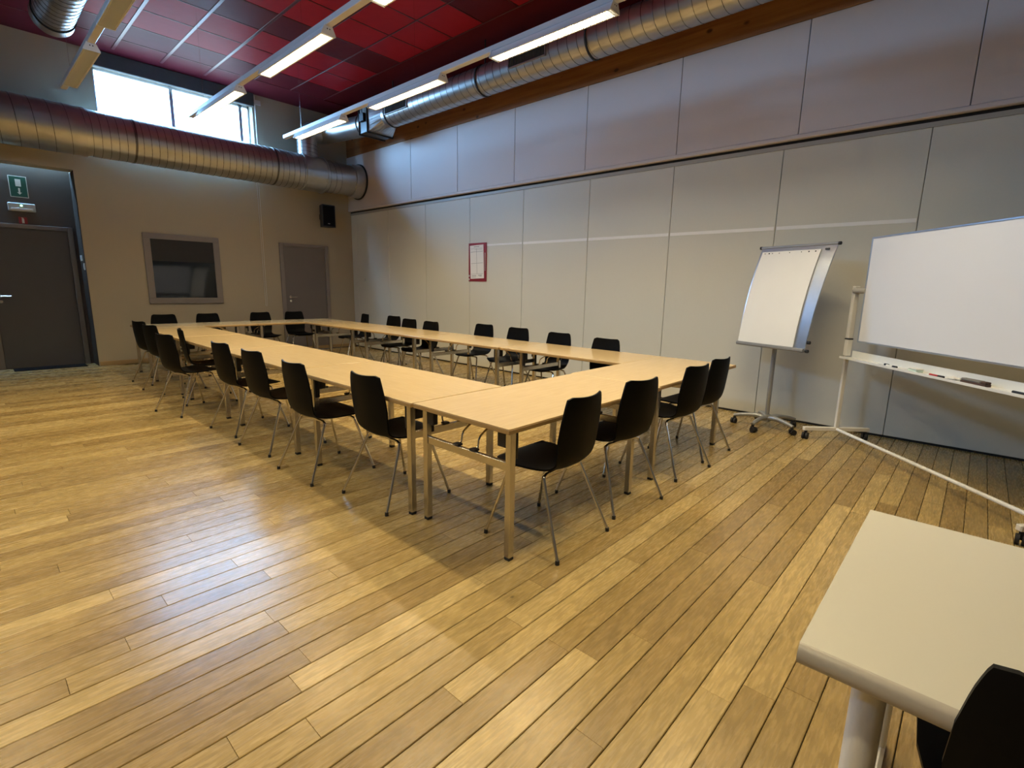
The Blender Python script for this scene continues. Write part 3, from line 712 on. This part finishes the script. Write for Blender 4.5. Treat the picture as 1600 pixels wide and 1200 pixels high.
# 2 riser, elbow, damper and long spiral duct by the right wall
D2X, D2Z, D2R = 5.74, 4.475, .205
d2t = thing('right_spiral_duct', 'long galvanised spiral duct with grilles running below the ceiling along the timber beam', 'duct', (D2X, 0, D2Z))
yA, yB_ = 8.40, -2.5
s_ = MB().cyl((0, yB_, 0), (0, yA, 0), D2R, 48).build('duct_section', 'galv', d2t)
spiral(lambda s, an, rad: (rad*math.cos(an), yA-s, rad*math.sin(an)), yA-yB_, D2R+.001, .145, 24, rr=.0035).build('spiral_seam', 'galv_dark', s_)
for y in (8.28, 5.92, 3.98, 1.8):
    m_ = MB(); ring(m_, y, D2R+.003, D2R+.012, .022, 40, 'y'); m_.bbox(-.006, .006, y, y+.02, D2R, ZC-D2Z, .001); m_.build('hanger_ring', 'rubber', d2t)
for y in (7.60, 4.60, 1.6):
    g_ = MB(); LG = .66
    cx, cz, an = -D2R*.99, -.045, .12
    def gp(a, b, c): # a along y, b vertical, c outwards
        return (-D2R*1.0 - c, a, .005+b)
    for (b0, b1, a0_, a1_) in ((-.075, -.062, 0, LG), (.062, .075, 0, LG), (-.062, .062, 0, .013), (-.062, .062, LG-.013, LG)):
        q = [gp(a_, b_, c_) for c_ in (-.02, .014) for (a_, b_) in ((a0_, b0), (a1_, b0), (a1_, b1), (a0_, b1))]
        g_.add(q, [(0,3,2,1),(4,5,6,7),(0,1,5,4),(1,2,6,5),(2,3,7,6),(3,0,4,7)])
    go = g_.build('grille_frame', 'galv', d2t, loc=(0, y, 0))
    g2 = MB(); q = [gp(a_, b_, c_) for c_ in (-.02, .002) for (a_, b_) in ((.013, -.062), (LG-.013, -.062), (LG-.013, .062), (.013, .062))]
    g2.add(q, [(0,3,2,1),(4,5,6,7),(0,1,5,4),(1,2,6,5),(2,3,7,6),(3,0,4,7)]); g2.build('grille_opening', 'blindcloth', go)
    g3 = MB()
    for k in range(21):
        a_ = .03+k*.03; q = [gp(a_+dx_, b_, c_) for c_ in (.002, .010) for (dx_, b_) in ((0, -.061), (.004, -.061), (.004, .061), (0, .061))]
        g3.add(q, [(0,3,2,1),(4,5,6,7),(0,1,5,4),(1,2,6,5),(2,3,7,6),(3,0,4,7)])
    g3.build('grille_vanes', 'blindcloth', go, stuff=True)
# transition and damper box
tv = []; n = 32
for k in range(n):
    a = 2*math.pi*k/n; tv.append((D2R*math.cos(a), yA, D2R*math.sin(a)))
for k in range(n):
    a = 2*math.pi*k/n; c_, s2 = math.cos(a), math.sin(a); q = .26/max(abs(c_), abs(s2)); tv.append((q*c_, yA+.32, q*s2))
MB().add(tv, [(k, (k+1) % n, n+(k+1) % n, n+k) for k in range(n)]).build('transition', 'galv', d2t)
MB().bbox(-.262, .262, yA+.32, yA+.60, -.262, .262, .004).build('damper_box', 'galv_dark', d2t)
m_ = MB()
for yy_ in (yA+.315, yA+.585):
    m_.bbox(-.285, .285, yy_, yy_+.02, .262, .285); m_.bbox(-.285, .285, yy_, yy_+.02, -.285, -.262); m_.bbox(-.285, -.262, yy_, yy_+.02, -.262, .262); m_.bbox(.262, .285, yy_, yy_+.02, -.262, .262)
m_.build('box_flange', 'rubber', d2t)
m_ = MB(); m_.bbox(-.32, -.264, yA+.38, yA+.52, -.08, .06, .006); m_.tube([(-.30, yA+.45, .06), (-.30, yA+.45, .14), (-.27, yA+.45, .17)], .008, 6); m_.build('actuator', 'blackp', d2t)
el = smooth_path([(0, yA+.60, 0), (0, yA+.95, 0), (-.06, yA+1.30, 0), (-.22, DY-.02, 0), (-.40, DY, 0)], 6)
s_ = MB().tube(el, .2, 40, True, [.19]*len(el)).build('elbow', 'galv', d2t)
for y_ in (yA+.66, yA+.85): ring(MB(), y_, .188, .200, .02, 32, 'y').build('clamp_ring', 'galv_dark', s_)
el = smooth_path([(-.32, DY, 0), (-.42, DY, -.005), (-.53, DY, -.06), (-.585, DY, -.17), (-.59, DY, -.35), (-.59, DY, -.58)], 5)
s_ = MB().tube(el, .2, 40, True, [.19]*len(el)).build('riser', 'galv', d2t)
spiral(lambda s, an, rad: (-.59+rad*math.cos(an), DY+rad*math.sin(an), -.25-s), .28, .191, .07, 24).build('spiral_seam', 'galv_dark', s_)

# 3 open duct at the top left
d3 = thing('left_spiral_duct', 'galvanised spiral duct with open end below the ceiling in the top left corner', 'duct', (1.20, 0, 4.565))
s_ = MB().tube([(0, -2, 0), (0, 8.62, 0)], .2, 48, True, [.198, .198]).build('duct_section', 'galv', d3)
spiral(lambda s, an, rad: (rad*math.cos(an), 8.60-s, rad*math.sin(an)), 5.0, .199, .115, 24, rr=.0045).build('spiral_seam', 'galv_dark', s_)
m_ = MB(); m_.tube([(0, 8.62, 0), (0, 8.74, 0), (0, 8.78, 0), (0, 8.785, 0)], .2, 48, True, [.200, .206, .214, .190]); m_.build('end_cap', 'galv', d3)
m_ = MB(); ring(m_, 8.605, .198, .212, .018, 40, 'y'); m_.build('gasket_ring', 'rubber', d3)
m_ = MB()
for y in (3.5, 6.5): m_.bbox(-.008, .008, y, y+.02, .19, ZC-4.565+.01, .001)
m_.build('hanger_rod', 'galv_dark', d3)

# ================================================================== LUMINAIRES
ZF = 3.755
rows_x = [(1.25, 'left'), (2.675, 'middle'), (4.06, 'right')]
fys = [(7.08, 8.54), (4.88, 6.35), (2.63, 4.06), (.40, 1.86)]
fnm = ['nearest the high window', 'second from the high window', 'third from the high window', 'fourth from the high window']
def louvre_light(x, ya, yb, label, group, lamp=True):
    t = thing('louvre_light', label, 'light', (x, (ya+yb)/2, ZF), 0, group); L2 = (yb-ya)/2; W2 = .070
    h = MB(); pts = [(-.05, .062), (.05, .062), (W2, .0), (W2-.006, .0), (.044, .056), (-.049, .068), (-W2+.006, 0), (-W2, 0)]
    n = len(pts)
    # angled housing: left plate, roof, right plate
    for (a, b) in (((-.045, .066), (-W2, 0)), ((.045, .066), (W2, 0))):
        s = 1 if a[0] > 0 else -1
        q = [(a[0], a[1]), (b[0], b[1]), (b[0]-s*.006, b[1]), (a[0]-s*.006, a[1]-.006)]
        h.prism(q, lambda p: (p[0], -L2+.006, p[1]), lambda p: (p[0], L2-.006, p[1]))
    h.bbox(-.045, .045, -L2+.006, L2-.006, .0605, .0665, .001)
    h.build('housing', 'reflector', t)
    for s in (-1, 1):
        e = MB(); poly = [(-W2-.002, -.002), (W2+.002, -.002), (W2+.002, .012), (.038, .082), (-.038, .082), (-W2-.002, .012)]
        y0_, y1_ = (s*L2-.005, s*L2+.005)
        e.prism(poly, lambda p: (p[0], y0_, p[1]), lambda p: (p[0], y1_, p[1])); ec = e.build('end_plate', 'reflector', t)
        k = MB()
        for dx in (-.012, .012): k.cyl((dx, s*L2+s*.0045, .05), (dx, s*L2+s*.0062, .05), .006, 8)
        k.build('screw_hole', 'blackp', ec)
    MB().cyl((0, -L2+.02, .042), (0, L2-.02, .042), .013, 10).build('fluorescent_tube', 'tube' if lamp else 'tube_off', t)
    lv = MB(); nb = 56
    for k in range(nb):
        yy_ = -L2+.03+(2*L2-.06)*k/(nb-1)
        q = [(-W2+.010, -.001), (W2-.010, -.001), (W2-.016, .022), (-W2+.016, .022)]
        lv.prism(q, lambda p: (p[0], yy_-.001, p[1]), lambda p: (p[0], yy_+.001, p[1]))
    for s in (-1, 1): lv.box(s*(W2-.012)-.002, s*(W2-.012)+.002, -L2+.01, L2-.01, .0, .02)
    lv.build('louvre_blades', 'reflector', t, stuff=True)
    if lamp:
        l = bpy.data.lights.new('lamp', 'AREA'); l.shape = 'RECTANGLE'; l.size = .10; l.size_y = 2*L2-.06; l.energy = LAMP_W; l.color = LAMP_COL; l.spread = R(LAMP_SPREAD)
        lo = bpy.data.objects.new('lamp', l); COL.objects.link(lo); lo.parent = t; lo.location = (0, 0, .008)
    return t
for x, nm in rows_x:
    tk = thing('lighting_track', f'long pale lighting track hung below the red ceiling, the {nm} one of three', 'track', (x, 0, ZF+.085), 0, 'suspended lighting tracks')
    m_ = MB(); m_.bbox(-.034, .034, -2.6, 9.0, -.012, .045, .004); m_.build('rail', 'rail', tk)
    m_ = MB()
    for y in (8.4, 5.4, 2.4): m_.tube([(0, y, .06), (0, y, ZC-ZF-.085)], .0015, 4).build('suspension_wire', 'steel', tk); m_ = MB()
    for (ya, yb), f_ in zip(fys, fnm):
        louvre_light(x, ya, yb, f'louvred fluorescent light on the {nm} track, {f_}', 'louvred lights on the tracks', lamp=(nm != 'left'))
# unseen row of lights, added to brighten the left half of the room
for x in (-.20,):
    tk = thing('lighting_track', 'added unseen lighting track at the left carrying fill lights', 'track', (x, 0, ZF+.085), 0, 'added lighting tracks out of view')
    m_ = MB(); m_.bbox(-.034, .034, -2.6, 9.0, -.012, .045, .004); m_.build('rail', 'rail', tk)
    for (ya, yb), f_ in zip(fys, fnm):
        louvre_light(x, ya, yb, f'added louvred fill light on the unseen left track, {f_}', 'added louvred fill lights out of view')

# ================================================================== WALL THINGS
# loudspeaker
sp = thing('loudspeaker', 'black loudspeaker mounted high on the back wall above the grey door', 'speaker', (5.63, 10.68, 2.66))
poly = [(-.165, -.13), (.12, -.13), (.165, -.06), (.10, .12), (-.10, .12)]
MB().prism(poly, lambda p: (p[0], p[1], 0), lambda p: (p[0], p[1], .45)).build('cabinet', 'blackp', sp)
MB().bbox(-.15, .105, -.137, -.1305, .02, .43, .003).build('front_grille', 'mat_black', sp)
MB().bbox(-.055, -.01, -.141, -.1375, .055, .068, .001).build('badge', 'signwhite', sp)
MB().bbox(-.04, .04, .1, .265, .17, .28, .005).build('wall_bracket', 'blackp', sp)
# exit sign, emergency light, red sign in the door recess
ex = thing('exit_sign', 'green emergency exit sign with white door and down arrow above the dark door', 'sign', (.862, 11.396, 2.86))
MB().bbox(-.106, .106, -.006, 0, -.160, .160, .001).build('sign_border', 'signwhite', ex)
MB().box(-.097, .097, -.008, -.006, -.151, .151).build('sign_face', 'green', ex)
MB().box(-.030, .034, -.0095, -.008, .005, .112).build('door_symbol', 'signwhite', ex)
MB().prism([(-.010, -.02), (.010, -.02), (.010, -.085), (.028, -.085), (0, -.118), (-.028, -.085), (-.010, -.085)], lambda p: (p[0]+.005, -.008, p[1]), lambda p: (p[0]+.005, -.0095, p[1])).build('down_arrow', 'signwhite', ex)
em = thing('emergency_light', 'pale rectangular emergency light with glowing green dot above the dark door', 'light', (.865, 11.396, 2.548))
MB().bbox(-.160, .160, -.05, 0, -.062, .062, .008).build('housing', 'cover', em)
MB().bbox(-.125, .125, -.056, -.0505, -.045, -.012, .003).build('diffuser', 'signwhite', em)
MB().cyl((-.005, -.05, .025), (-.005, -.056, .025), .014, 12).build('indicator_lamp', 'led', em)
rs = thing('extinguisher_sign', 'small red fire extinguisher sign just above the dark door frame', 'sign', (.858, 11.396, 2.352))
MB().bbox(-.05, .05, -.005, 0, -.05, .05, .001).build('sign_face', 'red', rs)
MB().prism([(-.014, -.042), (.014, -.042), (.014, .02), (.006, .032), (.006, .042), (-.018, .042), (-.018, .034), (-.006, .032), (-.014, .02)], lambda p: (p[0], -.005, p[1]), lambda p: (p[0], -.0062, p[1])).build('extinguisher_symbol', 'signwhite', rs)
def plate(name, y, z, w2, h2, label, cat):
    s = thing(name, label, cat, (1.494, y, z))
    MB().bbox(-.012, 0, -w2, w2, -h2, h2, .002).build('plate', 'signwhite', s); MB().bbox(-.017, -.0125, -w2*.6, w2*.6, -h2*.6, h2*.6, .002).build('rocker', 'cover', s)
plate('thermostat', 11.20, 1.80, .075, .045, 'pale square control plate beside the dark door, the upper one', 'control')
plate('light_switch', 11.02, 1.66, .035, .055, 'pale light switch beside the dark door below the square control plate', 'switch')
tag(MB().bbox(.46, 1.36, 11.03, 11.345, .001, .014, .004).build('door_mat', 'mat_black'), 'black rectangular doormat on the floor in front of the dark door', 'mat')
tag(MB().cyl((XW, 10.44, 1.565), (XW-.02, 10.44, 1.565), .028, 16).build('wall_button', 'signwhite'), 'small round white knob low on the partition panel next to the corner', 'knob')
# notice
nt_ = thing('notice_board', 'red-backed wall notice with a white printed sheet on the grey partition', 'notice', (XW-.001, 6.715, 1.885))
MB().bbox(-.010, 0, -.232, .228, -.335, .332, .002).build('backing', 'red', nt_)
def npx(p, o_): a = R(-2); y_, z_ = p; return (-.0105-o_, y_*math.cos(a)-z_*math.sin(a)+.01, y_*math.sin(a)+z_*math.cos(a))
sh_ = MB().prism([(-.175, -.285), (.17, -.285), (.17, .295), (-.175, .295)], lambda p: npx(p, 0), lambda p: npx(p, .003)).build('printed_sheet', 'paper', nt_)
ln = MB()
def bar(y0_, y1_, z0_, z1_): ln.prism([(y0_, z0_), (y1_, z0_), (y1_, z1_), (y0_, z1_)], lambda p: npx(p, .003), lambda p: npx(p, .0036))
bar(-.07, .07, .262, .272); bar(-.15, .145, .235, .239); bar(-.145, .05, .215, .219); bar(-.155, .15, .178, .184); bar(-.155, .15, -.02, -.015); bar(-.155, .15, -.205, -.201)
bar(-.003, .003, -.20, .235)
bar(.02, .14, -.232, -.226); bar(.02, .14, -.244, -.240); bar(.03, .14, -.262, -.257); bar(-.12, -.03, -.234, -.224); bar(-.12, -.06, -.25, -.243)
ln.build('printed_lines', 'ink', sh_)
for z in (-.24, -.30): MB().bbox(-.0125, -.0105, .195, .220, z-.014, z+.018, .0005).build('corner_tab', 'signwhite', nt_)
MB().bbox(-.0125, -.0105, -.205, -.188, -.15, .16, .0005).build('side_slip', 'cover', nt_)
